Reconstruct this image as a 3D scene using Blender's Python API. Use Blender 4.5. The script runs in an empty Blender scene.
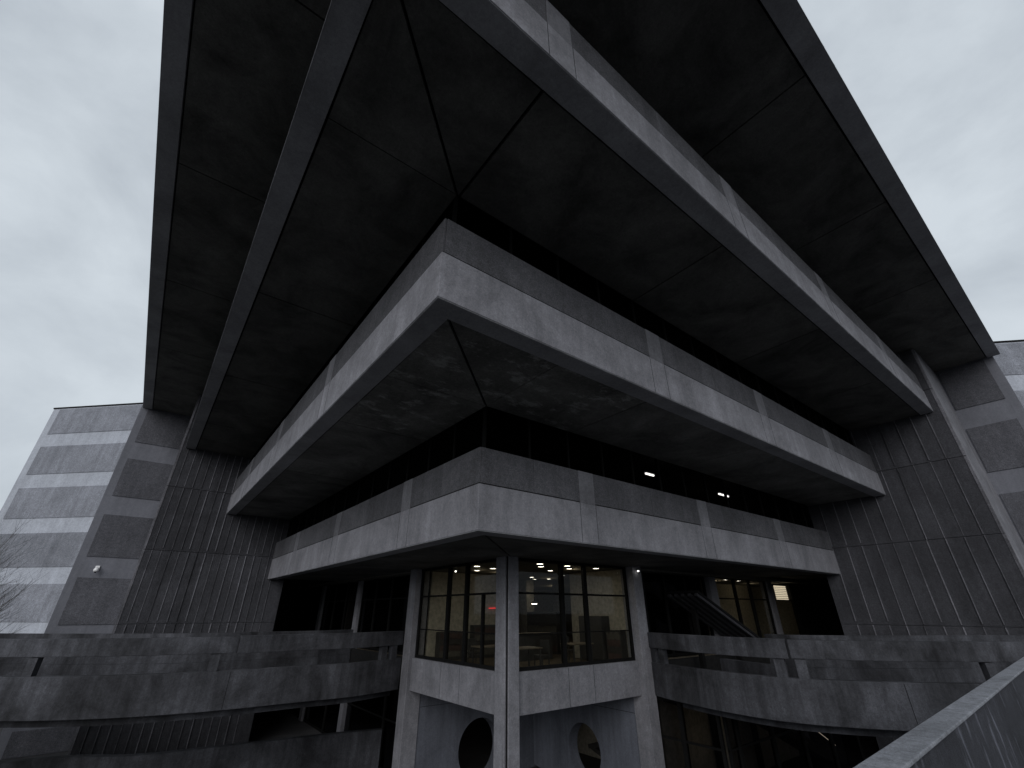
import bpy, bmesh, math, random
from mathutils import Vector, Matrix, noise
random.seed(7)
S = bpy.context.scene
COL = S.collection
RAD = math.radians

# ------------------------------------------------------------------ camera
cam_d = bpy.data.cameras.new('camera'); cam = bpy.data.objects.new('camera', cam_d)
COL.objects.link(cam)
cam_d.sensor_width = 36; cam_d.lens = 436/1024*36
cam_d.clip_start = .05; cam_d.clip_end = 3000
cam.location = (0, 0, 0)
cam.rotation_euler = (RAD(90+27.5), 0, RAD(-37.7))
S.camera = cam

# ------------------------------------------------------------------ world / sun
W = bpy.data.worlds.new('World'); S.world = W; W.use_nodes = True
nt = W.node_tree; nt.nodes.clear()
out = nt.nodes.new('ShaderNodeOutputWorld')
bg = nt.nodes.new('ShaderNodeBackground')
sky = nt.nodes.new('ShaderNodeTexSky'); sky.sky_type = 'NISHITA'; sky.sun_disc = False
SUN_EL, SUN_AZ = RAD(25), RAD(230)
sky.sun_elevation = SUN_EL; sky.sun_rotation = SUN_AZ
sky.dust_density = 4
tc = nt.nodes.new('ShaderNodeTexCoord')
mp = nt.nodes.new('ShaderNodeMapping'); mp.inputs['Scale'].default_value = (1, 1, 1.6)
n1 = nt.nodes.new('ShaderNodeTexNoise'); n1.inputs['Scale'].default_value = 3.1
n1.inputs['Detail'].default_value = 7; n1.inputs['Roughness'].default_value = .56
n1.inputs['Distortion'].default_value = .25
cr = nt.nodes.new('ShaderNodeValToRGB')
cr.color_ramp.elements[0].position = .33; cr.color_ramp.elements[0].color = (5.2, 5.75, 6.35, 1)
cr.color_ramp.elements[1].position = .62; cr.color_ramp.elements[1].color = (6.9, 7.55, 8.15, 1)
mx = nt.nodes.new('ShaderNodeMix'); mx.data_type = 'RGBA'; mx.inputs['Factor'].default_value = .95
L = nt.links.new
L(tc.outputs['Generated'], mp.inputs['Vector']); L(mp.outputs[0], n1.inputs['Vector'])
L(n1.outputs['Fac'], cr.inputs['Fac'])
L(sky.outputs[0], mx.inputs['A']); L(cr.outputs[0], mx.inputs['B'])
L(mx.outputs['Result'], bg.inputs['Color']); bg.inputs['Strength'].default_value = .095
L(bg.outputs[0], out.inputs['Surface'])
sd = bpy.data.lights.new('sun', 'SUN'); sd.energy = 1.6; sd.angle = RAD(45); sd.color = (1, .985, .99)
so = bpy.data.objects.new('sun', sd); COL.objects.link(so); so.location = (-20, -20, 60)
# light from behind the camera, a little from the left
so.rotation_euler = Vector((.69, .58, -.42)).to_track_quat('-Z', 'Y').to_euler()
S.view_settings.view_transform = 'Standard'; S.view_settings.look = 'None'
S.view_settings.exposure = 0; S.view_settings.gamma = 1
S.view_settings.use_curve_mapping = False
S.cycles.max_bounces = 8

# ------------------------------------------------------------------ materials
def base(name):
    m = bpy.data.materials.new(name); m.use_nodes = True
    b = m.node_tree.nodes['Principled BSDF']
    return m, m.node_tree, b
def concrete(name, c, var=.3, rough=.85, streak=.35, blot=.5, grain=60, bump=.25, speck=0, spots=None, drips=0, board=0):
    m, t, b = base(name); N = t.nodes.new; K = t.links.new
    g = N('ShaderNodeNewGeometry'); pos = g.outputs['Position']
    def noise_(scale, sc=(1,1,1), det=5, ro=.6, dist=0):
        mp = N('ShaderNodeMapping'); mp.inputs['Scale'].default_value = sc; K(pos, mp.inputs['Vector'])
        n = N('ShaderNodeTexNoise'); n.inputs['Scale'].default_value = scale
        n.inputs['Detail'].default_value = det; n.inputs['Roughness'].default_value = ro
        n.inputs['Distortion'].default_value = dist
        K(mp.outputs[0], n.inputs['Vector']); return n.outputs['Fac']
    def rng(f, a, b_, lo, hi):
        r = N('ShaderNodeMapRange'); r.inputs[1].default_value = a; r.inputs[2].default_value = b_
        r.inputs[3].default_value = lo; r.inputs[4].default_value = hi; K(f, r.inputs[0]); return r.outputs[0]
    def mul(x, y):
        r = N('ShaderNodeMath'); r.operation = 'MULTIPLY'; K(x, r.inputs[0]); K(y, r.inputs[1]); return r.outputs[0]
    blotf = rng(noise_(.55, det=8, ro=.65, dist=.6), .3, .7, 1-blot, 1+blot*.55)
    strf = rng(noise_(2.2, (1,1,.07), det=6, ro=.7), .35, .7, 1-streak, 1+streak*.4)
    grf = rng(noise_(grain, det=3, ro=.8), .3, .7, 1-var, 1+var)
    medf = rng(noise_(6, det=6, ro=.7), .3, .7, 1-var*.7, 1+var*.5)
    mott = rng(noise_(17, det=5, ro=.75, dist=.5), .32, .68, 1-var*1.1, 1+var*.9)
    f = mul(mul(mul(blotf, strf), mul(grf, medf)), mott)
    pv = N('ShaderNodeTexVoronoi'); pv.inputs['Scale'].default_value = 9; K(pos, pv.inputs['Vector'])
    f = mul(f, rng(pv.outputs['Distance'], .03, .09, .55, 1))
    if speck:
        v = N('ShaderNodeTexVoronoi'); v.inputs['Scale'].default_value = 34; K(pos, v.inputs['Vector'])
        f = mul(f, rng(v.outputs['Distance'], 0, .6, 1+speck, 1-speck*.5))
    if drips:   # pale lime runs below the top edge
        a = rng(noise_(5.0, (1,1,.3), det=3, ro=.5, dist=.4), .585, .64, 1, 1+drips)
        f = mul(f, a)
    oi = N('ShaderNodeObjectInfo'); f = mul(f, rng(oi.outputs['Random'], 0, 1, .88, 1.12))   # every cast panel differs a little
    rgb = N('ShaderNodeCombineColor')
    for i, ch in enumerate(c[:3]):
        q = N('ShaderNodeMath'); q.operation = 'MULTIPLY'; q.inputs[1].default_value = ch; K(f, q.inputs[0])
        K(q.outputs[0], rgb.inputs[i])
    col = rgb.outputs[0]
    if spots:   # (colour, low, high): flaking / lime patches
        sc, lo, hi, scale = spots
        mxx = N('ShaderNodeMix'); mxx.data_type = 'RGBA'
        K(rng(noise_(scale, (1,1.6,1), det=10, ro=.78, dist=.15), lo, hi, 0, 1), mxx.inputs['Factor'])
        K(col, mxx.inputs['A']); mxx.inputs['B'].default_value = (*sc, 1); col = mxx.outputs['Result']
    K(col, b.inputs['Base Color']); b.inputs['Roughness'].default_value = rough
    b.inputs['Specular IOR Level'].default_value = .25
    bp = N('ShaderNodeBump'); bp.inputs['Strength'].default_value = bump; bp.inputs['Distance'].default_value = .02
    K(mul(grf, medf), bp.inputs['Height']); K(bp.outputs[0], b.inputs['Normal'])
    return m
def plain(name, c, rough=.5, metal=0, emit=None, es=0, spec=.5):
    m, t, b = base(name)
    n = t.nodes.new('ShaderNodeTexNoise'); n.inputs['Scale'].default_value = 7; n.inputs['Detail'].default_value = 6
    tcn = t.nodes.new('ShaderNodeTexCoord'); t.links.new(tcn.outputs['Object'], n.inputs['Vector'])
    r = t.nodes.new('ShaderNodeMapRange'); r.inputs[1].default_value = .3; r.inputs[2].default_value = .7
    r.inputs[3].default_value = .75; r.inputs[4].default_value = 1.2; t.links.new(n.outputs['Fac'], r.inputs[0])
    v = t.nodes.new('ShaderNodeVectorMath'); v.operation = 'SCALE'; v.inputs[0].default_value = c[:3]
    t.links.new(r.outputs[0], v.inputs['Scale']); t.links.new(v.outputs[0], b.inputs['Base Color'])
    b.inputs['Roughness'].default_value = rough; b.inputs['Metallic'].default_value = metal
    b.inputs['Specular IOR Level'].default_value = spec
    if emit: b.inputs['Emission Color'].default_value = (*emit, 1); b.inputs['Emission Strength'].default_value = es
    return m
def glass(name, tint, rough=.03):
    m = bpy.data.materials.new(name); m.use_nodes = True; t = m.node_tree; t.nodes.clear()
    o = t.nodes.new('ShaderNodeOutputMaterial'); a = t.nodes.new('ShaderNodeBsdfTransparent')
    g = t.nodes.new('ShaderNodeBsdfGlossy'); mixn = t.nodes.new('ShaderNodeMixShader')
    fr = t.nodes.new('ShaderNodeFresnel'); fr.inputs['IOR'].default_value = 1.5
    a.inputs[0].default_value = (*tint, 1); g.inputs['Roughness'].default_value = rough
    g.inputs[0].default_value = (.3, .305, .31, 1)
    gm = t.nodes.new('ShaderNodeNewGeometry'); inv = t.nodes.new('ShaderNodeMath'); inv.operation = 'SUBTRACT'; inv.inputs[0].default_value = 1
    mu = t.nodes.new('ShaderNodeMath'); mu.operation = 'MULTIPLY'
    t.links.new(gm.outputs['Backfacing'], inv.inputs[1]); t.links.new(inv.outputs[0], mu.inputs[0]); t.links.new(fr.outputs[0], mu.inputs[1])
    t.links.new(mu.outputs[0], mixn.inputs[0]); t.links.new(a.outputs[0], mixn.inputs[1])
    t.links.new(g.outputs[0], mixn.inputs[2]); t.links.new(mixn.outputs[0], o.inputs[0])
    return m
M = {}
M['smooth'] = concrete('smooth_concrete', (.208, .208, .228), var=.2, streak=.2, blot=.36, grain=45, bump=.2)
M['strip'] = concrete('strip_concrete', (.155, .155, .17), var=.2, streak=.2, blot=.36)
M['aggr'] = concrete('aggregate_concrete', (.10, .10, .11), var=.26, streak=.2, blot=.3, grain=38, bump=.7, speck=.35, rough=.95)
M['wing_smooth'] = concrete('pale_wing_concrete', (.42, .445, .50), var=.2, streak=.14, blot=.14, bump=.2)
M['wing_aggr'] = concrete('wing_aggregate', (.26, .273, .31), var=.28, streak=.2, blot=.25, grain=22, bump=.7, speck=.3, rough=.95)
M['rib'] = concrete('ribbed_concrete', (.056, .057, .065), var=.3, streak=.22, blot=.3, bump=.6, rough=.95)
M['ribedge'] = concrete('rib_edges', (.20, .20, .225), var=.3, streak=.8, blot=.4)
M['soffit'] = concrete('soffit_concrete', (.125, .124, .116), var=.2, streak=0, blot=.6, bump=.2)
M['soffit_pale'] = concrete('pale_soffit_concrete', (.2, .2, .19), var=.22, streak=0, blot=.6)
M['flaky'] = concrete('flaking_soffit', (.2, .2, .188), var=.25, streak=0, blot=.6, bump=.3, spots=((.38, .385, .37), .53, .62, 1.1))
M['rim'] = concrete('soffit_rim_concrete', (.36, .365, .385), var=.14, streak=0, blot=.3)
M['ramp'] = concrete('stained_walkway_concrete', (.066, .068, .078), var=.26, streak=.5, blot=.75, bump=.35)
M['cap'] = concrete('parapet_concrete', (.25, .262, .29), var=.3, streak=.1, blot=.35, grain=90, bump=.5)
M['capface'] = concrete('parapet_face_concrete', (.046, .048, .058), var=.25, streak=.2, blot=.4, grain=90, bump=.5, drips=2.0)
M['core'] = concrete('pier_concrete', (.115, .123, .148), var=.15, streak=.3, blot=.25)
M['joint'] = plain('joint_black', (.012, .012, .013), .95, spec=.1)
M['frame'] = plain('window_frame_black', (.008, .008, .008), .7, spec=.06)
M['dark'] = plain('dark_interior', (.018, .018, .018), .9, spec=.1)
M['beige'] = plain('beige_wall', (.30, .28, .235), .9, spec=.1)
M['ceil'] = plain('interior_ceiling', (.14, .135, .12), .9, spec=.1)
M['carpet'] = plain('carpet', (.10, .085, .065), .95, spec=.05)
M['metal'] = plain('grey_metal', (.16, .16, .17), .45, .6)
M['white'] = plain('white_housing', (.75, .75, .76), .4)
M['stair'] = plain('escalator_cladding', (.05, .05, .057), .6, .2)
M['furn'] = plain('dark_furniture', (.03, .028, .026), .6)
M['wood'] = plain('tan_furniture', (.13, .105, .075), .6)
M['lamp'] = plain('lamp_diffuser', (.9, .9, .88), .5, emit=(1, .93, .80), es=16)
M['tube'] = plain('lamp_tube', (.9, .9, .9), .5, emit=(1, .97, .90), es=9)
M['red'] = plain('red_light', (.5, .02, .02), .5, emit=(1, .05, .05), es=.7)
M['warm_emit'] = plain('warm_glow', (.7, .55, .35), .8, emit=(1, .86, .66), es=.9)  # emission gives the blind and the escalator rail a lit look
M['red2'] = plain('muted_red_covers', (.05, .03, .026), .7)
M['books'] = plain('muted_covers', (.07, .065, .055), .7)
M['bark'] = plain('bark', (.05, .045, .04), .95, spec=.1)
M['glass'] = glass('window_glass', (.86, .86, .83))
M['darkglass'] = glass('dark_window_glass', (.5, .5, .51))
M['paving'] = concrete('paving', (.05, .05, .053), var=.3, streak=0, blot=.4, grain=20)
def grass_mat():
    m, t, b = base('grass_soil'); N = t.nodes.new; K = t.links.new
    n = N('ShaderNodeTexNoise'); n.inputs['Scale'].default_value = 1.5; n.inputs['Detail'].default_value = 9
    g = N('ShaderNodeNewGeometry'); K(g.outputs['Position'], n.inputs['Vector'])
    r = N('ShaderNodeValToRGB'); r.color_ramp.elements[0].position = .35; r.color_ramp.elements[0].color = (.02, .02, .013, 1)
    r.color_ramp.elements[1].position = .7; r.color_ramp.elements[1].color = (.055, .058, .028, 1)
    K(n.outputs['Fac'], r.inputs[0]); K(r.outputs[0], b.inputs['Base Color']); b.inputs['Roughness'].default_value = 1
    return m
M['grass'] = grass_mat()

# ------------------------------------------------------------------ mesh helpers
class MB:
    def __init__(s): s.bm = bmesh.new()
    def box(s, x0, y0, z0, x1, y1, z1):
        if x0 > x1: x0, x1 = x1, x0
        if y0 > y1: y0, y1 = y1, y0
        if z0 > z1: z0, z1 = z1, z0
        return s.prism([(x0, y0), (x1, y0), (x1, y1), (x0, y1)], z0, z1)
    def prism(s, pts, z0, z1):
        bm = s.bm
        ar = sum(pts[i][0]*pts[(i+1) % len(pts)][1]-pts[(i+1) % len(pts)][0]*pts[i][1] for i in range(len(pts)))
        if ar < 0: pts = pts[::-1]
        lo = [bm.verts.new((p[0], p[1], z0)) for p in pts]; hi = [bm.verts.new((p[0], p[1], z1)) for p in pts]
        bm.faces.new(lo[::-1]); bm.faces.new(hi)
        n = len(pts)
        for i in range(n): bm.faces.new((lo[i], lo[(i+1) % n], hi[(i+1) % n], hi[i]))
        return s
    def wallbox(s, p, q, z0, z1, off0, off1):
        """box along plan line p->q, between offsets off0..off1 to the right of p->q"""
        d = (Vector(q)-Vector(p)).normalized(); n = Vector((d.y, -d.x))
        P, Q = Vector(p), Vector(q)
        return s.prism([tuple(P+n*off0), tuple(Q+n*off0), tuple(Q+n*off1), tuple(P+n*off1)], z0, z1)
    def beam(s, p, q, w, h):
        p, q = Vector(p), Vector(q); d = (q-p).normalized()
        sd_ = d.cross(Vector((0, 0, 1)))
        if sd_.length < .01: sd_ = Vector((1, 0, 0))
        sd_.normalize(); up = sd_.cross(d).normalized()
        vs = []
        for c in (p, q):
            for i, j in ((-1, -1), (1, -1), (1, 1), (-1, 1)):
                vs.append(s.bm.verts.new(c+sd_*i*w/2+up*j*h/2))
        for f in ((3, 2, 1, 0), (4, 5, 6, 7), (0, 1, 5, 4), (1, 2, 6, 5), (2, 3, 7, 6), (3, 0, 4, 7)):
            s.bm.faces.new([vs[k] for k in f])
        return s
    def cyl(s, c, r0, r1, h, seg=20, axis=None):
        m = Matrix.Translation(c)
        if axis is not None: m = m @ Vector(axis).to_track_quat('Z', 'Y').to_matrix().to_4x4()
        bmesh.ops.create_cone(s.bm, cap_ends=True, segments=seg, radius1=r0, radius2=r1, depth=h, matrix=m)
        return s
    def ribbon(s, path, t, z0, z1, off=0):
        """solid strip of thickness t along a plan path, its face at offset off"""
        a = offset(path, off); b = offset(path, off+t)
        n = len(a); V = []
        for i in range(n):
            V.append([s.bm.verts.new((a[i][0], a[i][1], z0)), s.bm.verts.new((b[i][0], b[i][1], z0)),
                      s.bm.verts.new((b[i][0], b[i][1], z1)), s.bm.verts.new((a[i][0], a[i][1], z1))])
        for i in range(n-1):
            for k in range(4):
                s.bm.faces.new((V[i][k], V[i][(k+1) % 4], V[i+1][(k+1) % 4], V[i+1][k]))
        s.bm.faces.new(V[0][::-1]); s.bm.faces.new(V[-1])
        return s
    def build(s, name, mat, parent=None, bevel=0, smooth=False, label=None):
        bmesh.ops.recalc_face_normals(s.bm, faces=s.bm.faces)
        me = bpy.data.meshes.new(name); s.bm.to_mesh(me); s.bm.free()
        if smooth:
            for p in me.polygons: p.use_smooth = True
        me.materials.append(M[mat] if isinstance(mat, str) else mat)
        o = bpy.data.objects.new(name, me); COL.objects.link(o)
        if parent:
            o.parent = parent
            o.matrix_parent_inverse = chain(parent).inverted()
        if bevel:
            b = o.modifiers.new('bevel', 'BEVEL'); b.width = bevel; b.segments = 2; b.limit_method = 'ANGLE'
        if label: o['label'] = label
        return o
def chain(o):
    m = Matrix.Translation(o.location) @ o.rotation_euler.to_matrix().to_4x4()
    if o.parent: m = chain(o.parent) @ o.matrix_parent_inverse @ m
    return m
def offset(path, d):
    r = []
    for i, p in enumerate(path):
        a = Vector(path[max(0, i-1)]); b = Vector(path[min(len(path)-1, i+1)])
        t = (b-a).normalized(); n = Vector((t.y, -t.x)); r.append(tuple(Vector(p)+n*d))
    return r
def smooth_path(P, k=8):
    P = [Vector(p) for p in P]; Q = [P[0]*2-P[1]]+P+[P[-1]*2-P[-2]]; r = []
    for i in range(1, len(Q)-2):
        p0, p1, p2, p3 = Q[i-1:i+3]
        for j in range(k):
            t = j/k
            r.append(tuple(.5*((2*p1)+(p2-p0)*t+(2*p0-5*p1+4*p2-p3)*t*t+(3*p1-p0-3*p2+p3)*t**3)))
    r.append(tuple(P[-1])); return r
def empty(name, loc=(0, 0, 0), rz=0):
    o = bpy.data.objects.new(name, None); o.location = loc; o.rotation_euler = (0, 0, rz)
    o.empty_display_size = .3; COL.objects.link(o); return o
def tag(o, label=None, cat=None, group=None, kind=None):
    if label: o['label'] = label
    if cat: o['category'] = cat
    if group: o['group'] = group
    if kind: o['kind'] = kind
    return o
def dup(root, loc, label, group, rz=None):
    r = root.copy(); COL.objects.link(r); r.location = loc
    if rz is not None: r.rotation_euler = (0, 0, rz)
    r['label'] = label; r['group'] = group
    for ch in list(root.children):
        c = ch.copy(); COL.objects.link(c); c.parent = r; c.matrix_parent_inverse = ch.matrix_parent_inverse.copy()
        for g in list(ch.children):
            d = g.copy(); COL.objects.link(d); d.parent = c; d.matrix_parent_inverse = g.matrix_parent_inverse.copy()
    return r

# ------------------------------------------------------------------ building dimensions
G = -6.5                                   # ground level (eye is at 0)
A = {1: 6.04, 2: 2.90, 3: -.24, 4: -3.38}  # left-hand faces stand at x = A
B = {1: 9.18, 2: 6.06, 3: 2.92, 4: -.20}   # right-hand faces stand at y = B
H = {1: 1.735, 2: 5.305, 3: 8.87, 4: 12.43}
AR, BL = 29.0, 32.4                        # ribbed end walls
AS, BS = 33.5, 37.2                        # striped walls behind them
GA = {1: 6.55, 2: 3.4, 3: .25}             # glass above each balcony (x, y)
GB = {1: 9.75, 2: 6.6, 3: 3.45}
BAYX = [3.45, 10.0, 16.5, 22.9]; BAYY = [6.85, 13.45, 20.3, 27.0]
bld = tag(empty('brutalist_building', (20, 24, G)), 'stepped brutalist concrete building whose floors jut out further the higher they are', 'building')

# ------------------------------------------------------------------ ground
m = MB(); m.box(-900, -900, G-1, 900, 900, G)
tag(m.build('ground', 'paving'), kind='structure')

# balconies (parapet + slab)
for k in (1, 2, 3, 4):
    a, b, h = A[k], B[k], H[k]
    xe, ye = (AR, BL) if k < 4 else (AS, BS)
    ord_ = {1: 'lowest and smallest balcony band', 2: 'middle balcony band with flaking soffit', 3: 'third balcony band, wide and high up', 4: 'top roof overhang edged against the sky'}[k]
    T = .32
    m = MB()
    # smooth lower band + recessed upper wall
    m.box(a, b, h, xe, b+T, h+1.14); m.box(a, b+T, h, a+T, ye, h+1.14)
    m.box(a+.07, b+.07, h+1.14, xe, b+T, h+2.13); m.box(a+.07, b+T, h+1.14, a+T, ye, h+2.13)
    # the slab behind
    m.box(a+T, b+T, h+.16, xe, ye, h+.62)
    bal = m.build('balcony' if k < 4 else 'roof_overhang', 'smooth', bld, bevel=.012, label=ord_)
    # rim of soffit
    r = .52; m = MB()
    m.prism([(a+.02, b+.02), (xe-.01, b+.02), (xe-.01, b+r), (a+r, b+r)], h-.012, h+.15)
    m.prism([(a+.02, b+.02), (a+.02, ye-.01), (a+r, ye-.01), (a+r, b+r)], h-.012, h+.15)
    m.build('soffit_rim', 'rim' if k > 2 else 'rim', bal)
    m = MB(); m.box(a+r, b+r, h+.12, xe-.01, ye-.01, h+.155); m.build('joint_backing', 'joint', bal)
    # soffit panels with open joints: right-hand run and left-hand run split by the hip
    g = .05; w = {1: 4.6, 2: 3.62, 3: 3.6, 4: 3.6}[k]
    xi0, yi0 = a+r, b+r; xi1, yi1 = a+w, b+w
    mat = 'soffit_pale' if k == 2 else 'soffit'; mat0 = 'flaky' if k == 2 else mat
    cuts = [x for x in BAYX if x > xi1+1] ; xs = [xi1]+cuts+[xe-.02]
    if k in (3,): xs = [3.45]+[x for x in BAYX if x > 4]+[xe-.02]
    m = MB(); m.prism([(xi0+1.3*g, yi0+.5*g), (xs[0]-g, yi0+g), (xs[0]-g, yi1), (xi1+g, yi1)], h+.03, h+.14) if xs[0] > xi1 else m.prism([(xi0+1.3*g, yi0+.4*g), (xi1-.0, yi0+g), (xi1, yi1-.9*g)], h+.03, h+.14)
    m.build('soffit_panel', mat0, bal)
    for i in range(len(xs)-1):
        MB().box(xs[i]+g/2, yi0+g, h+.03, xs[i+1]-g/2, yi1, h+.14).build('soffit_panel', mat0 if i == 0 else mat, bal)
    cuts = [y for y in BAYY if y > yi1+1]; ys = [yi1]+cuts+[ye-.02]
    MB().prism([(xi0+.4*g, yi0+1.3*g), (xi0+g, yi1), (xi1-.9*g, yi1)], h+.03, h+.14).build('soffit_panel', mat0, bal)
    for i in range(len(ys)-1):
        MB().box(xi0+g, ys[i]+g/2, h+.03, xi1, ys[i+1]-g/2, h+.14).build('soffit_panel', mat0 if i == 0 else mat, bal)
    # aggregate panels of the upper band between smooth strips
    sw = .34
    xs = [a+.07]+[x for x in BAYX if x > a+2]+[xe+sw]
    for i in range(len(xs)-1):
        x0 = xs[i]+(sw if i else .0); x1 = xs[i+1]-sw
        # a fine butt joint half way
        mid = (x0+x1)/2
        for p, q in ((x0, mid-.006), (mid+.006, x1)):
            MB().box(p, b+.012, h+1.17, q, b+.066, h+2.12).build('aggregate_panel', 'aggr', bal, bevel=.008)
        # smooth strip
        if i: MB().box(xs[i]-sw+.012, b+.003, h+1.142, xs[i]+sw-.012, b+.066, h+2.12).build('smooth_strip', 'strip', bal)
    ys = [b+.03]+[y for y in BAYY if y > b+2]+[ye+sw]
    for i in range(len(ys)-1):
        y0 = ys[i]+(sw if i else .0); y1 = ys[i+1]-sw
        mid = (y0+y1)/2
        for p, q in ((y0, mid-.006), (mid+.006, y1)):
            MB().box(a+.012, p, h+1.17, a+.066, q, h+2.12).build('aggregate_panel', 'aggr', bal, bevel=.008)
        if i: MB().box(a+.003, ys[i]-sw+.012, h+1.142, a+.066, ys[i]+sw-.012, h+2.12).build('smooth_strip', 'strip', bal)
    # thin vertical joints in the lower band, and the open joint between the two bands
    for x in [q for q in BAYX if q > a+2]:
        for s_ in (-sw, sw): MB().box(x+s_-.006, b-.003, h+.01, x+s_+.006, b+.02, h+1.13).build('band_joint', 'joint', bal)
    for y in [q for q in BAYY if q > b+2]:
        for s_ in (-sw, sw): MB().box(a-.003, y+s_-.006, h+.01, a+.02, y+s_+.006, h+1.13).build('band_joint', 'joint', bal)
    MB().prism([(a+.012, b+.012), (xe-.01, b+.012), (xe-.01, b+.069), (a+.069, b+.069), (a+.069, ye-.01), (a+.012, ye-.01)], h+1.141, h+1.168).build('shadow_gap', 'joint', bal)

# ribbon windows above balconies 1..3
for k in (1, 2, 3):
    ga, gb = GA[k], GB[k]; z0, z1 = H[k]+.62, H[k+1]+.12
    m = MB()
    for x in [ga+1.65*i for i in range(0, 19)]:
        if x < AR-.1: m.box(x-.03, gb-.04, z0, x+.03, gb+.08, z1)
    for y in [gb+1.65*i for i in range(1, 16)]:
        if y < BL-.1: m.box(ga-.04, y-.03, z0, ga+.08, y+.03, z1)
    m.box(ga, gb-.03, z0, AR, gb+.07, z0+.08); m.box(ga-.03, gb, z0, ga+.07, BL, z0+.08)
    fr = m.build('ribbon_window', 'frame', bld)
    m = MB(); m.box(ga+.02, gb+.01, z0+.08, AR, gb+.022, z1); m.box(ga+.01, gb+.03, z0+.08, ga+.022, BL, z1)
    m.build('glass_pane', 'darkglass', fr)
# floor plates behind the windows, inner walls, roof
m = MB()
for k in (1, 2, 3): m.box(AR+.01, 10, H[k]+.16, 45, 46, H[k]+.6); m.box(8, BL+.01, H[k]+.16, AR, 46, H[k]+.6)
m.build('floor_plate', 'dark', bld)
m = MB(); m.box(AS+.01, .12, H[4]+.2, 39, 46, H[4]+2.1); m.box(39, 1.9, H[4]+.2, 45, 46, H[4]+2.1); m.box(-3.4, BS+.01, H[4]+.2, AS, 46, H[4]+2.1); m.build('roof_slab', 'smooth', bld)
m = MB(); m.box(14, 16.5, H[1]+.62, 14.2, 46, H[4]); m.box(14, 16.3, H[1]+.62, 45, 16.5, H[4]); m.build('core_wall', 'dark', bld)
m = MB(); m.box(45, -4, G, 45.3, 46.3, H[4]); m.box(-3, 46, G, 45, 46.3, H[4]); m.build('back_wall', 'dark', bld)

# ribbed end walls
Z6, Z3 = 6.5, 3.0
def ribbed(name, fixed, lo, hi, axis, step, thick, label, rw=.019, rd=.05):
    m = MB()
    if axis == 'x': m.box(fixed+.1, lo, G, fixed+thick, hi, H[4]-.02)
    else: m.box(lo, fixed+.1, G, hi, fixed+thick, H[4]-.02)
    w = m.build(name, 'smooth', bld, label=label)
    zs = [G, -4.2, -.6, Z3, Z6, 10.05, H[4]-.03]
    for i in range(len(zs)-1):
        m = MB(); r = MB(); z0, z1 = zs[i]+.012, zs[i+1]-.012
        s0, s1 = (lo+.02, hi-.02)
        if axis == 'x': m.box(fixed, s0, z0, fixed+.1, s1, z1)
        else: m.box(s0, fixed, z0, s1, fixed+.1, z1)
        n = int((s1-s0)/step)
        for j in range(1, n):
            c = s0+step*j+random.uniform(-.02, .02); hw = rw*random.uniform(.6, 1.2)
            zz0 = z0+random.uniform(0, .15)
            if axis == 'x': r.box(fixed-rd*random.uniform(.4, 1), c-hw, zz0, fixed, c+hw, z1)
            else: r.box(c-hw, fixed-rd*random.uniform(.4, 1), zz0, c+hw, fixed, z1)
        if axis == 'x': MB().box(fixed-.02, s0-.01, z0, fixed-.001, s0+.09, z1).build('edge_strip', 'ribedge', w)
        else: MB().box(s0-.01, fixed-.02, z0, s0+.09, fixed-.001, z1).build('edge_strip', 'ribedge', w)
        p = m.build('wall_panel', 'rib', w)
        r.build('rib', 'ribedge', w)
    return w
ribbed('ribbed_wall', AR, 2.55, 9.9, 'x', .66, AS-AR, 'right-hand ribbed concrete end wall with wide board fins')
ribbed('ribbed_wall', BL, -.5, 7.0, 'y', .42, BS-BL, 'left-hand ribbed concrete end wall with closely set fins', .02, .05)

BZ = [12.43, 8.87, 5.305, 1.735, -1.83, -5.4]     # bottoms of the smooth bands
def striped(parent, p, q, ztop, m0, m1, z_off=0, panels='wing_aggr', bands=BZ):
    """dark aggregate panels on a smooth wall; the smooth bands are the gaps"""
    L_ = (Vector(q)-Vector(p)).length; d = (Vector(q)-Vector(p))/L_
    P0 = tuple(Vector(p)+d*m0); P1 = tuple(Vector(p)+d*(L_-m1))
    tops = [ztop-.12]+[z for z in bands if z < ztop]
    edges = []
    zt = ztop-.1
    for z in bands:
        if z+1.14 < zt: edges.append((z+1.14, zt)); zt = z
        elif z < zt: zt = z
    edges.append((G+.02, zt))
    for z0, z1 in edges:
        if z1-z0 < .3: continue
        MB().wallbox(P0, P1, z0, z1, -.01, .045).build('aggregate_panel', panels, parent, bevel=.01)
M['side_smooth'] = concrete('side_wall_concrete', (.15, .155, .178), var=.12, streak=.14, blot=.14)
M['side_aggr'] = concrete('side_wall_aggregate', (.11, .112, .128), var=.28, streak=.2, blot=.25, grain=22, bump=.7, speck=.3)
m = MB(); m.prism([(AS, 9.6), (AS, .1), (39.2, .1), (39.2, 9.6)], G, H[4]+.19)
w = m.build('striped_wall', 'side_smooth', bld, label='right-hand banded wall beside the ribbed wall')
striped(w, (AS, 2.5), (AS, .1), H[4]+.1, .02, .4, panels='side_aggr')
m = MB(); m.prism([(7, BS), (-3.45, BS), (-3.45, BS+7.5), (7, BS+7.5)], G, H[4]+.19)
w = m.build('striped_wall', 'side_smooth', bld, label='left-hand banded wall with a small camera on it')
striped(w, (-3.45, BS), (-.5, BS), H[4]+.1, .4, .02, panels='side_aggr')

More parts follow.
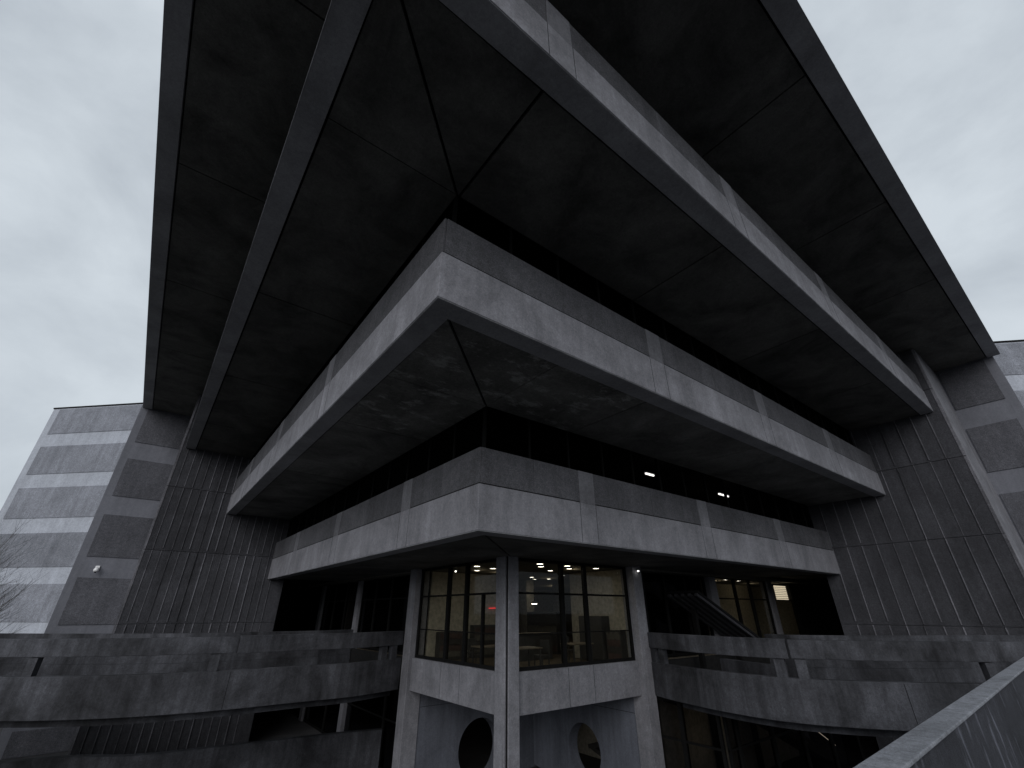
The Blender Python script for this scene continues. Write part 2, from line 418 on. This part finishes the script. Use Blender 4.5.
# far wings facing the viewer squarely (45 degrees to the balconies)
def wing(p, q, label, m0=.1):
    e = tag(empty('striped_wing', (p[0], p[1], G)), label, 'building wing')
    P, Q = Vector(p), Vector(q); d = (Q-P).normalized(); n = Vector((d.y, -d.x))
    m = MB(); m.prism([tuple(P), tuple(Q), tuple(Q-n*9), tuple(P-n*9)], G, 16.0)
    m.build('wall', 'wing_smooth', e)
    m = MB(); m.prism([tuple(P+n*.05-d*.05), tuple(Q+n*.05+d*.05), tuple(Q-n*.4+d*.05), tuple(P-n*.4-d*.05)], 16.0, 16.12)
    m.build('coping', 'frame', e)
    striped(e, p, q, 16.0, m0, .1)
    return e
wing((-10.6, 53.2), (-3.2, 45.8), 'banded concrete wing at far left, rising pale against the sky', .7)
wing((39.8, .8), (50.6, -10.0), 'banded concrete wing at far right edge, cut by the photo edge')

# ------------------------------------------------------------------ ground floor: columns, bay window, piers
def column(x0, y0, x1, y1, z0=G, z1=H[1]+.03, label=None, mat='smooth'):
    return MB().box(x0, y0, z0, x1, y1, z1).build('column', mat, bld, bevel=.02, label=label)
# corner column: two piers with a groove on the diagonal
c = column(10.1, 13.47, 10.5, 14.02, label='corner column of two piers with a groove between')
MB().box(10.2, 13.37, G, 10.64, 13.46, H[1]+.03).build('column', 'smooth', bld, bevel=.02)
MB().box(10.16, 13.43, G, 10.4, 13.468, H[1]+.02).build('groove', 'joint', c)
MB().box(10.52, 13.47, G, 10.64, 13.75, H[1]+.02).build('return', 'smooth', c)
column(10.05, 20.3, 10.75, 20.95, label='column left of the bay window')
column(16.95, 13.25, 17.55, 13.95, label='column right of the bay window')
column(10.9, 29.6, 11.4, 30.15); column(10.9, 37.0, 11.4, 37.6)
column(24.7, 14.2, 25.4, 14.7); column(31.5, 14.2, 32.1, 14.7)
# sill bands with joints
for nm, bx in (('sill_band', (10.2, 14.03, 10.5, 20.29)), ('sill_band', (10.65, 13.5, 16.94, 13.8))):
    s_ = MB().box(bx[0], bx[1], -2.98, bx[2], bx[3], -1.8).build(nm, 'smooth', bld, bevel=.012)
    m = MB()
    if bx[2]-bx[0] < 1:
        for y in (16.36, 17.75): m.box(bx[0]-.003, y-.006, -2.97, bx[0]+.02, y+.006, -1.81)
    else:
        for x in (13.0, 14.3): m.box(x-.006, bx[1]-.003, -2.97, x+.006, bx[1]+.02, -1.81)
    m.build('joint', 'joint', s_)
# pier walls with round openings
def pier(axis, fixed, s0, s1, cs, cz, r, th, label):
    bm = bmesh.new(); N = 40; z0, z1 = G, -2.3
    # plate with hole, extruded by th
    def pt(s, z, o): return (s, fixed+o, z) if axis == 'y' else (fixed+o, s, z)
    rings = []
    for o in (0, th):
        inner, outer = [], []
        for i in range(N):
            t = 2*math.pi*i/N; c_, s_ = math.cos(t), math.sin(t)
            inner.append(bm.verts.new(pt(cs+r*c_, cz+r*s_, o)))
            k = min(((s1-cs)/c_ if c_ > 1e-6 else (s0-cs)/c_ if c_ < -1e-6 else 1e9), ((z1-cz)/s_ if s_ > 1e-6 else (z0-cz)/s_ if s_ < -1e-6 else 1e9))
            outer.append(bm.verts.new(pt(cs+k*c_, cz+k*s_, o)))
        rings.append((inner, outer))
    for inner, outer in rings:
        for i in range(N):
            j = (i+1) % N; bm.faces.new((inner[i], inner[j], outer[j], outer[i]))
    for i in range(N):
        j = (i+1) % N
        bm.faces.new((rings[0][0][i], rings[1][0][i], rings[1][0][j], rings[0][0][j]))
        bm.faces.new((rings[0][1][i], rings[0][1][j], rings[1][1][j], rings[1][1][i]))
    # corner fillers
    mb = MB(); mb.bm.free(); mb.bm = bm
    p = mb.build('pier_wall', 'core', bld, label=label)
    m = MB()
    if axis == 'y': m.box(s0+.02, fixed-.003, -3.62, s1, fixed+.01, -3.605)
    else: m.box(fixed-.003, s0+.02, -3.62, fixed+.01, s1, -3.605)
    m.build('joint', 'joint', p)
    return p
pier('y', 20.34, 10.76, 17.5, 13.9, -5.4, 1.1, .55, 'pier wall left of the corner column with a round opening')
pier('x', 17.0, 13.96, 20.3, 16.95, -5.3, .95, .55, 'pier wall right of the corner column with a round opening')
# bay windows
def bay(axis, fixed, s0, s1, mull, extra=None, z0=-1.8, z1=H[1]+.02, glassm='glass', trans=(.58, -.72)):
    m = MB()
    def bx(sa, za, sb, zb, o0=-.03, o1=.07):
        if axis == 'x': m.box(fixed+o0, sa, za, fixed+o1, sb, zb)
        else: m.box(sa, fixed+o0, za, sb, fixed+o1, zb)
    bx(s0, z0, s1, z0+.11); bx(s0, z1-.1, s1, z1)
    bx(s0, z0, s0+.11, z1, -.032, .072); bx(s1-.11, z0, s1, z1, -.032, .072)
    for q in mull: bx(q-.08, z0, q+.08, z1, -.05, .1)
    for i, tz in enumerate(trans): bx(s0, tz-(.035 if i == 0 else .018), s1, tz+(.035 if i == 0 else .018), -.01, .05)
    if extra: bx(extra-.05, z0, extra+.05, trans[0], -.04, .08)
    f = m.build('bay_window' if glassm == 'glass' else 'window', 'frame', bld)
    g = MB()
    if axis == 'x': g.box(fixed+.02, s0, z0, fixed+.03, s1, z1)
    else: g.box(s0, fixed+.02, z0, s1, fixed+.03, z1)
    g.build('glass_pane', glassm, f)
bay('x', 10.35, 14.0, 20.29, (17.75, 16.36), 15.18)
bay('y', 13.65, 10.65, 16.94, (13.0, 14.3))
bay('y', 14.35, 25.41, 31.49, (27.6, 29.4), z0=-1.9, trans=(.62,))
bay('y', 14.35, 32.11, 35.0, (), z0=-1.9, trans=(.62,))
bay('y', 14.5, 17.56, 24.69, (19.2, 20.9, 22.7), z0=-1.9, glassm='darkglass', trans=())
bay('x', 11.1, 20.96, 29.59, (23, 25.2, 27.4), z0=-1.9, glassm='darkglass', trans=(.6,))
bay('x', 11.1, 30.16, 36.99, (32.4, 34.7), z0=-1.9, glassm='darkglass', trans=(.6,))
bay('x', 11.1, 37.61, 45, (40, 42), z0=-1.9, glassm='darkglass', trans=(.6,))
# ground storey glass below the walkways
bay('y', 10.6, 17.7, 28.95, (18.4, 20.9, 23.4, 26.0), z0=G, z1=-3.02, glassm='darkglass', trans=(-4.3,))
bay('x', 17.6, 10.72, 13.9, (12.3,), z0=G, z1=-3.02, glassm='darkglass', trans=(-4.3,))
MB().box(17.58, 10.55, -3.02, 28.98, 13.94, -2.7).build('terrace_slab', 'ramp', bld)
bay('x', 11.1, 20.96, 45, (24.5, 29.85, 33, 37), z0=G, z1=-3.0, glassm='darkglass', trans=(-4.6,))
# floor plate at -2 and the rooms
m = MB(); m.box(10.52, 13.82, -2.4, 17.0, 20.33, -1.95); m.box(17.01, 14.6, -2.4, 45, 46, -1.95); m.box(11.2, 20.34, -2.4, 17, 46, -1.95); m.build('floor_plate', 'carpet', bld)
m = MB(); m.box(10.9, 20.96, -3.0, 11.0, 45, -1.95); m.box(17.56, 13.95, -3.0, 44, 14.1, -1.95); m.box(35.01, 14.3, -1.94, 45, 14.5, H[1]-.06); m.build('spandrel', 'dark', bld)
m = MB(); m.box(10.5, 13.9, H[1]-.05, 45, 46, H[1]+.1); m.build('interior_ceiling', 'ceil', bld)
m = MB(); m.box(10.9, 20.35, -1.94, 14.9, 20.5, H[1]-.06); m.box(17.05, 14.0, -1.94, 17.2, 17.3, H[1]-.06)
m.box(11.5, 33, -1.94, 44, 33.2, H[1]-.06); m.box(38, 15, -1.94, 38.2, 33, H[1]-.06)
m.box(24.8, 17.6, -1.94, 36, 17.75, H[1]-.06)
m.build('interior_wall', 'beige', bld)
m = MB(); m.box(17.3, 15.6, -1.94, 24.6, 15.75, H[1]-.06); m.box(24.62, 14.75, -1.94, 24.75, 17.5, H[1]-.06)
m.box(12.3, 20.6, -1.94, 12.45, 45, H[1]-.06); m.build('partition_wall', 'dark', bld)
m = MB(); m.box(18.5, 22.5, -1.94, 19.1, 23.1, H[1]-.06); m.box(15.5, 20.4, -1.94, 15.8, 20.9, H[1]-.06); m.box(23, 24.5, -1.94, 23.6, 25.1, H[1]-.06)
m.build('interior_column', 'beige', bld)
# venetian blind in the narrow right window, its lit look made by emission
m = MB()
for i in range(8): m.box(33.2, 14.55, 1.42-.11*i, 34.85, 14.6, 1.50-.11*i)
m.build('window_blind', 'warm_emit', bld)

# ------------------------------------------------------------------ walkways
U = Vector((math.sin(RAD(52.3)), math.cos(RAD(52.3)))); V_ = Vector((-math.cos(RAD(52.3)), math.sin(RAD(52.3))))
def ab(x, y): d = Vector((x, y)); return (d.dot(U), d.dot(V_))
def walkway(pts, side, label, posts, joint_at, far_from=0, joints=(6.75,), W_=4.0):
    path = smooth_path(pts); mid = path[len(path)//2]
    e = tag(empty('elevated_walkway', (mid[0], mid[1], G)), label, 'walkway')
    s = side
    def rb(t, z0, z1, off, name, mat='ramp', pth=path, bev=.015, lab=None):
        o0, o1 = (off, t) if s > 0 else (-off-t, t)
        m = MB(); m.ribbon(pth, t, z0, z1, off if s > 0 else -off-t); return m.build(name, mat, e, bevel=bev, label=lab)
    n = rb(.28, -3.0, -1.86, 0, 'lower_parapet', lab='stained lower parapet facing the photographer')
    j = joint_at
    rail1 = MB(); rail1.ribbon(path[:j], .3, -1.35, -.8, -.02 if s > 0 else -.28); rail1.build('rail_beam', 'ramp', e, bevel=.015)
    rail2 = MB(); rail2.ribbon(path[j-1:], .3, -1.33, -.82, 0 if s > 0 else -.3)
    # start the second beam a few centimetres later
    rail2.bm.verts.ensure_lookup_table()
    d = (Vector(path[j])-Vector(path[j-1])).normalized()*.06
    for k in range(4): rail2.bm.verts[k].co += Vector((d.x, d.y, 0))
    rail2.build('rail_beam', 'ramp', e, bevel=.015)
    rb(W_-1.0, -3.25, -2.55, .5, 'deck', bev=0); rb(W_-.57, -2.93, -2.56, .285, 'deck_edge', bev=0)
    rb(.28, -3.0, -1.86, W_-.28, 'lower_parapet')
    m = MB(); m.ribbon(path[far_from:], .24, -1.855, -.82, W_-.26 if s > 0 else -W_+.02); m.build('far_parapet', 'ramp', e, bevel=.015, label='plain parapet on the far side of the walkway')
    cum = [0]
    for i in range(1, len(path)): cum.append(cum[-1]+(Vector(path[i])-Vector(path[i-1])).length)
    def at(dist):
        for i in range(1, len(path)):
            if cum[i] >= dist:
                t = (dist-cum[i-1])/(cum[i]-cum[i-1]); p = Vector(path[i-1]).lerp(Vector(path[i]), t)
                return p, (Vector(path[i])-Vector(path[i-1])).normalized()
        return Vector(path[-1]), (Vector(path[-1])-Vector(path[-2])).normalized()
    for dist in posts:
        for off in (.14,):
            p, d = at(dist); n_ = Vector((d.y, -d.x))*s; c = p+n_*off
            q = [tuple(c+d*i*.15+n_*k*.1) for i, k in ((-1, -1), (1, -1), (1, 1), (-1, 1))]
            MB().prism(q, -1.858, -1.352).build('post', 'ramp', e)
    # thin panel joints on the near face
    for dist in joints:
        p, d = at(dist); n_ = Vector((d.y, -d.x))*s
        c = p-n_*.003
        MB().prism([tuple(c-d*.008), tuple(c+d*.008), tuple(c+d*.008+n_*.02), tuple(c-d*.008+n_*.02)], -2.98, -1.88).build('joint', 'joint', e)
    # piers carrying it
    for dist in (21,):
        p, d = at(dist); n_ = Vector((d.y, -d.x))*s; c = p+n_*W_*.5
        q = [tuple(c+d*i*.3+n_*k*.9) for i, k in ((-1, -1), (1, -1), (1, 1), (-1, 1))]
        MB().prism(q, G, -2.96).build('support_pier', 'ramp', e)
    return e, path
Lp = [(10.02, 20.98), ab(-6.3, 20.9), ab(-7.9, 19.75), ab(-9.85, 18.3), ab(-11.8, 17.3), ab(-13.6, 16.8), ab(-15.8, 16.6), ab(-20, 16.7), ab(-28, 17.6)]
walkway(Lp, 1, 'curved stained concrete walkway with slotted parapet left of the bay window', [.4, .95, 7.35, 12.7, 19], 25)
Rp = [(17.56, 13.5), ab(6.25, 19.7), ab(7.2, 17.9), ab(8.4, 16.5), ab(10.0, 15.7), ab(12.0, 15.25), ab(14.8, 15.1), ab(20, 15.5), ab(28, 16)]
walkway(Rp, -1, 'curved concrete walkway with slotted parapet right of the bay window', [.4, .95, 5.85, 6.45, 11.6, 18], 27, 14, (9.0, 13.5))

# deck on which the photographer stands, with the near parapet
m = MB(); m.prism([(-8, -2.6), (16, -2.6), (16, 1.58), (-8, .54)], -2.1, -1.72); tag(m.build('walkway', 'paving'), kind='structure')
e = tag(empty('parapet_wall', (5, 1.2, -1.72)), 'near concrete parapet with rough pale top, at lower right in front of the walkway', 'parapet')
p0, p1 = Vector((-6, .806)), Vector((17, 1.804))
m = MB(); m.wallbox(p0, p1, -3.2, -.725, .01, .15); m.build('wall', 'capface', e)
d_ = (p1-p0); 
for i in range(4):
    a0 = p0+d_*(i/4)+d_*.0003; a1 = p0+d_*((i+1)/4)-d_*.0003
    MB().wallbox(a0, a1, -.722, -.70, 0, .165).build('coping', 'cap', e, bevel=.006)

# low curved retaining wall and grass bank at lower left
P = smooth_path([(-10, 28.9), (-4, 28.3), (-.6, 27.6), (1.84, 26.1), (5.8, 25.4), (9.2, 24.8), (11.0, 24.3)])
m = MB(); m.ribbon(P, .35, G, -5.0, -.35)
tag(m.build('retaining_wall', 'ramp', bevel=.02), 'low dark retaining wall curving beneath the left walkway', 'wall')
bm = bmesh.new(); gx, gy = 26, 22; vs = []
for i in range(gx):
    for j in range(gy):
        x = -45+i*1.35; y = 22+j*1.3; hgt = G+.01+max(0, min(1, (-6-x)/12))*max(0, min(1, (y-20)/6))*(1.9+.5*noise.noise(Vector((x*.2, y*.2, 0))))
        if i in (0, gx-1) or j in (0, gy-1): hgt = G-.1
        vs.append(bm.verts.new((x, y, hgt)))
for i in range(gx-1):
    for j in range(gy-1): bm.faces.new((vs[i*gy+j], vs[(i+1)*gy+j], vs[(i+1)*gy+j+1], vs[i*gy+j+1]))
mb = MB(); mb.bm.free(); mb.bm = bm; tag(mb.build('grass_bank', 'grass', smooth=True), kind='structure')

# ------------------------------------------------------------------ staircase behind the right walkway
e = tag(empty('staircase', (20, 12, -2)), 'dark sloping stair flight behind the right walkway rail beside the bay window', 'staircase')
for i in range(5): MB().beam((20.4, 12.5+.36*i, .68), (25.2, 12.5+.36*i, -1.3), .15, .12).build('stair_stringer', 'stair', e)
MB().beam((20.4, 13.22, .80), (25.2, 13.22, -1.18), 1.7, .1).build('stair_slab', 'joint', e)
for x, z in ((21.3, .1), (24.6, -1.2)): MB().box(x-.1, 13.2, G, x+.1, 13.4, z).build('support_post', 'frame', e)

# ------------------------------------------------------------------ lamps
def downlight(loc, label, first=[]):
    if not first:
        o = empty('ceiling_light', loc)
        MB().cyl((loc[0], loc[1], loc[2]-.012), .13, .13, .02, 20).build('lamp_diffuser', 'lamp', o)
        rim = MB(); bmesh.ops.create_cone(rim.bm, cap_ends=False, segments=20, radius1=.165, radius2=.14, depth=.04, matrix=Matrix.Translation((loc[0], loc[1], loc[2]-.014)))
        rim.build('trim_ring', 'metal', o)
        tag(o, label, 'ceiling light', 'downlights in the rooms behind the glass'); first.append((o, loc)); return o
    return dup(first[0][0], loc, label, 'downlights in the rooms behind the glass')
CZ = H[1]-.055
DL = [((12.3, 14.1), 'right bay, nearest the glass and leftmost of the front pair'), ((13.1, 14.95), 'right bay, just behind the frontmost lamp'),
      ((14.8, 16.25), 'right bay, in the middle of the cluster'), ((17.3, 18.1), 'right bay, far lamp beside the left mullion'),
      ((17.0, 20.2), 'right bay, far left lamp of the back pair'), ((18.3, 21.5), 'right bay, right lamp of the far back pair'),
      ((18.7, 20.7), 'right bay, far back lamp in the centre'), ((13.8, 14.1), 'right bay, just right of the first mullion and highest'),
      ((14.75, 14.95), 'right bay, just right of the first mullion and lower'), ((15.6, 14.15), 'right bay, alone in the right-hand pane'),
      ((10.9, 16.5), 'left bay, upper lamp of the pair beside the corner column'), ((12.1, 18.3), 'left bay, lower lamp of the pair in the right pane'),
      ((12.05, 16.95), 'left bay, closest to the corner column'), ((26.0, 14.75), 'distant right window, leftmost of three'),
      ((27.6, 14.8), 'distant right window, middle of three'), ((29.2, 14.85), 'distant right window, rightmost of three')]
for (x, y), t in DL: downlight((x, y, CZ), 'white ceiling downlight in the '+t)
def spot(loc, label, nm='wall_lamp'):
    o = tag(empty(nm, loc), label, 'lamp')
    MB().cyl((loc[0], loc[1], loc[2]), .032, .032, .04, 14).build('lamp_diffuser', 'tube', o)
    MB().cyl((loc[0], loc[1], loc[2]+.05), .07, .07, .05, 14).build('housing', 'metal', o)
spot((17.15, 13.1, 1.56), 'tiny bright lamp under the soffit by the column right of the bay', 'soffit_lamp')
spot((10.9, 18.2, 1.56), 'tiny bright lamp at the head of the left bay window', 'soffit_lamp')
# hanging lamp low in the room and red light line
o = tag(empty('pendant_lamp', (14.6, 17.2, .45)), 'pendant lamp hanging below the cluster of downlights in the right bay', 'lamp')
MB().cyl((14.6, 17.2, .35), .16, .05, .1, 20).build('lamp_shade', 'metal', o); MB().cyl((14.6, 17.2, .29), .12, .12, .02, 18).build('bulb', 'lamp', o)
MB().box(14.59, 17.19, .4, 14.61, 17.21, CZ).build('cord', 'frame', o)
tag(MB().beam((14.2, 20.28, .12), (15.1, 20.28, .14), .02, .05).build('red_light_strip', 'red'), 'thin red light strip on the wall in the left bay by the corner column', 'light')
for p, q, l in (((15.3, 10.7, 5.08), (15.85, 10.7, 5.08), 'left of the two fluorescent tubes above the lowest balcony'), ((21.1, 10.75, 5.08), (22.0, 10.75, 5.08), 'right of the two fluorescent tubes above the lowest balcony')):
    o = tag(empty('fluorescent_lamp', p), l, 'lamp', 'fluorescent tubes behind the ribbon window')
    MB().beam(p, q, .055, .055).build('tube', 'tube', o); MB().beam((p[0]-.05, p[1], p[2]+.06), (q[0]+.05, q[1], q[2]+.06), .12, .04).build('housing', 'metal', o)
def area(loc, sx, sy, pw, col):
    l = bpy.data.lights.new('room_fill', 'AREA'); l.shape = 'RECTANGLE'; l.size = sx; l.size_y = sy; l.energy = pw; l.color = col
    o = bpy.data.objects.new('room_fill', l); COL.objects.link(o); o.location = loc; return o
WARM = (1, .83, .58)
for x, y, p in ((12.2, 18.3, 3.3), (15.4, 15.3, 3.3), (13.6, 18.9, 2.5), (18.7, 20.7, 4), (25, 27, 16), (28.5, 16.0, 8), (33.5, 16.2, 4)):
    l = bpy.data.lights.new('room_fill', 'POINT'); l.energy = p; l.color = WARM; l.shadow_soft_size = .12
    o = bpy.data.objects.new('room_fill', l); COL.objects.link(o); o.location = (x, y, CZ-.16)
l = bpy.data.lights.new('room_fill', 'POINT'); l.energy = 1.5; l.color = WARM; l.shadow_soft_size = .1
o = bpy.data.objects.new('room_fill', l); COL.objects.link(o); o.location = (20.5, 11.2, 4.8)

# lower lobby glimpsed through the round openings and the glass below the right walkway
m = MB(); m.box(20.4, 15.5, G, 20.6, 25, -2.5); m.box(18.0, 13.5, G, 28.9, 13.6, -3.03); m.build('lobby_wall', 'beige', bld)  # panel behind the right glass added to catch the warm glow
for x, y, z, p in ((19.2, 18.2, -3.3, 3), (13.5, 24, -3.4, 5), (20.3, 12.2, -4.6, 5), (26.5, 12.0, -3.6, 5)):  # lamps added to brighten the lobby and imitate a warm reflection in the glass
    l = bpy.data.lights.new('room_fill', 'POINT'); l.energy = p; l.color = WARM; l.shadow_soft_size = .1
    o = bpy.data.objects.new('room_fill', l); COL.objects.link(o); o.location = (x, y, z)
e = tag(empty('staircase', (19.4, 17.6, G)), 'dark zigzag stair seen through the right round opening', 'staircase')
for p, q in (((19.2, 18.6, -4.4), (19.2, 16.2, -5.0)), ((19.2, 16.2, -5.1), (19.2, 18.6, -5.7)), ((19.3, 18.6, -5.7), (19.3, 16.2, -6.4))):
    MB().beam(p, q, .5, .16).build('stair_flight', 'furn', e)
e = tag(empty('escalator', (26, 12, G)), 'escalator with a glowing rail for light streaks behind the glass beneath the right walkway', 'escalator')
MB().beam((21.5, 12.3, -3.4), (28.7, 12.3, -6.3), .9, .4).build('truss', 'furn', e)
MB().beam((27.0, 11.6, -4.95), (28.7, 11.6, -5.75), .022, .022).build('glow_rail', 'warm_emit', e)  # emissive rail put in for the bright streaks on the glass
MB().beam((23.1, 11.6, -3.9), (25.9, 11.6, -5.3), .07, .07).build('handrail', 'metal', e)
MB().beam((25.1, 12.9, -3.8), (28.6, 12.9, -5.3), .07, .07).build('handrail', 'metal', e)
spot((27.9, 11.4, -6.2), 'small warm lamp low behind the glass beneath the right walkway', 'floor_lamp')
spot((14.3, 23.0, -4.35), 'tiny lamp glinting in the left round opening', 'lobby_lamp')

# furniture in the bay room
FL = -1.95
def table(x, y, label):
    o = tag(empty('table', (x, y, FL)), label, 'table', 'tables in the bay room')
    MB().box(x-.6, y-.4, FL+.71, x+.6, y+.4, FL+.75).build('table_top', 'wood', o)
    for i in (-1, 1):
        for j in (-1, 1): MB().box(x+i*.53-.025, y+j*.33-.025, FL, x+i*.53+.025, y+j*.33+.025, FL+.71).build('leg', 'furn', o)
def chair(x, y, rz, label):
    o = tag(empty('chair', (x, y, FL), 0), label, 'chair', 'chairs in the bay room')
    R_ = Matrix.Translation((x, y, FL)) @ Matrix.Rotation(rz, 4, 'Z')
    def mk(nm, bx, mat='furn'):
        m = MB(); m.box(*bx); bmesh.ops.transform(m.bm, matrix=R_, verts=m.bm.verts); m.build(nm, mat, o, bevel=.008)
    mk('seat', (-.22, -.22, .43, .22, .22, .48)); mk('backrest', (-.22, .18, .55, .22, .23, .95))
    for i in (-1, 1):
        for j in (-1, 1): mk('leg', (i*.19-.018, j*.19-.018, 0, i*.19+.018, j*.19+.018, .43 if j < 0 else .56))
table(11.9, 14.7, 'tan table close to the glass in the right bay, left pane')
table(15.2, 15.2, 'tan table close to the glass in the right bay, right pane')
table(11.4, 16.2, 'tan table beside the corner column in the left bay')
chair(11.6, 15.5, .2, 'dark chair behind the table in the left pane of the right bay')
chair(12.7, 14.6, -1.4, 'dark chair right of the table in the left pane of the right bay')
chair(11.4, 17.2, 0, 'dark chair behind the table in the left bay')
chair(15.4, 16.0, -.2, 'dark chair behind the table in the right pane of the right bay')
o = tag(empty('cabinet', (16.2, 16.9, FL)), 'dark cabinet against the beige wall of the right bay', 'cabinet')
MB().box(16.5, 14.9, FL+.05, 17.02, 16.3, FL+1.75).build('body', 'furn', o, bevel=.01)
for i in range(2): MB().box(16.47, 14.93+.69*i, FL+.1, 16.5, 15.58+.69*i, FL+1.7).build('door', 'wood' if i == 5 else 'furn', o, bevel=.006)

def bookcase(x, y, w_, d_, h_, label):
    o = tag(empty('bookcase', (x, y, FL)), label, 'bookcase', 'bookcases in the bay room')
    MB().box(x, y, FL, x+w_, y+d_, FL+h_).build('case', 'furn', o, bevel=.01)
    n = 4
    for i in range(n):
        z = FL+.12+i*(h_-.2)/n
        m = MB(); q = .05
        if w_ > d_:
            while q < w_-.1:
                t = random.uniform(.025, .06); m.box(x+q, y-.012, z, x+q+t, y+.002, z+random.uniform(.2, .3)); q += t+.004
        else:
            while q < d_-.1:
                t = random.uniform(.025, .06); m.box(x-.012, y+q, z, x+.002, y+q+t, z+random.uniform(.2, .3)); q += t+.004
        r = m.build('book_row', random.choice(['books', 'furn', 'red2']), o); r['kind'] = 'stuff'
bookcase(13.1, 19.9, 1.6, .35, 1.35, 'low dark bookcase against the beige wall in the left bay')
bookcase(11.3, 19.95, 1.2, .35, 1.1, 'lowest bookcase, by the outer end of the left bay')
bookcase(16.6, 14.0, .38, .8, 1.2, 'narrow bookcase in the outer corner of the right bay')
bookcase(17.6, 19.0, .4, 2.4, 1.9, 'tall bookcase standing deep inside the corner room')
o = tag(empty('counter', (14.2, 17.0, FL)), 'dark service counter in the middle of the corner room', 'counter')
MB().box(13.4, 17.5, FL, 15.9, 18.1, FL+1.0).build('body', 'furn', o, bevel=.01); MB().box(13.35, 17.4, FL+1.003, 15.95, 18.15, FL+1.05).build('worktop', 'wood', o, bevel=.008)

# security camera on the left banded wall
o = tag(empty('security_camera', (-2.35, BS-.05, 2.2)), 'small white security camera on the left banded wall', 'security camera')
MB().box(-2.45, BS-.08, 2.15, -2.25, BS-.001, 2.38).build('wall_plate', 'white', o, bevel=.01)
MB().beam((-2.35, BS-.06, 2.27), (-2.35, BS-.28, 2.2), .06, .06).build('bracket', 'white', o)
m = MB(); bmesh.ops.create_uvsphere(m.bm, u_segments=20, v_segments=12, radius=.13, matrix=Matrix.Translation((-2.35, BS-.32, 2.13))); m.build('dome', 'white', o, smooth=True)
MB().cyl((-2.35, BS-.36, 2.05), .07, .05, .1, 16, axis=(0, -.5, -1)).build('lens', 'frame', o)

# bare tree at the far left, only its outer twigs reach into view
def bare_tree(base_, label, seed):
    rnd = random.Random(seed); o = tag(empty('bare_tree', base_), label, 'tree')
    tm, cm = MB(), MB()
    def seg(m, p, q, r0, r1):
        d = q-p; mat = Matrix.Translation((p+q)/2) @ d.to_track_quat('Z', 'Y').to_matrix().to_4x4()
        n_ = 7 if r0 > .03 else 3; h_ = d.length/2
        A_ = [m.bm.verts.new(mat @ Vector((r0*math.cos(6.2832*i/n_), r0*math.sin(6.2832*i/n_), -h_))) for i in range(n_)]
        B_ = [m.bm.verts.new(mat @ Vector((r1*math.cos(6.2832*i/n_), r1*math.sin(6.2832*i/n_), h_))) for i in range(n_)]
        for i in range(n_): m.bm.faces.new((A_[i], A_[(i+1) % n_], B_[(i+1) % n_], B_[i]))
    def grow(p, d, ln, r, lvl):
        n = 3
        for i in range(n):
            q = p+d*ln/n; seg(tm if lvl < 1 else cm, p, q, r, r*.85); p = q; r *= .85
            d = (d+Vector((rnd.uniform(-.17, .17), rnd.uniform(-.17, .17), rnd.uniform(-.03, .14)))).normalized()
            if lvl < 5 and (lvl > 0 or i > 0):
                for _ in range(2 if lvl < 2 else 1):
                    ax = Vector((rnd.uniform(-1, 1), rnd.uniform(-1, 1), rnd.uniform(-.2, .9))).normalized()
                    grow(p, (d*.7+ax*.75).normalized(), ln*rnd.uniform(.6, .78), r*.6, lvl+1)
        if lvl < 5: grow(p, d, ln*.7, r*.8, lvl+1)
    grow(Vector(base_), Vector((.05, 0, 1)), 3.6, .2, 0)
    tm.build('trunk', 'bark', o); cm.build('crown', 'bark', o)
bare_tree((-6.7, 29.6, G), 'leafless tree at the far left, its twigs crossing the banded wing', 3)
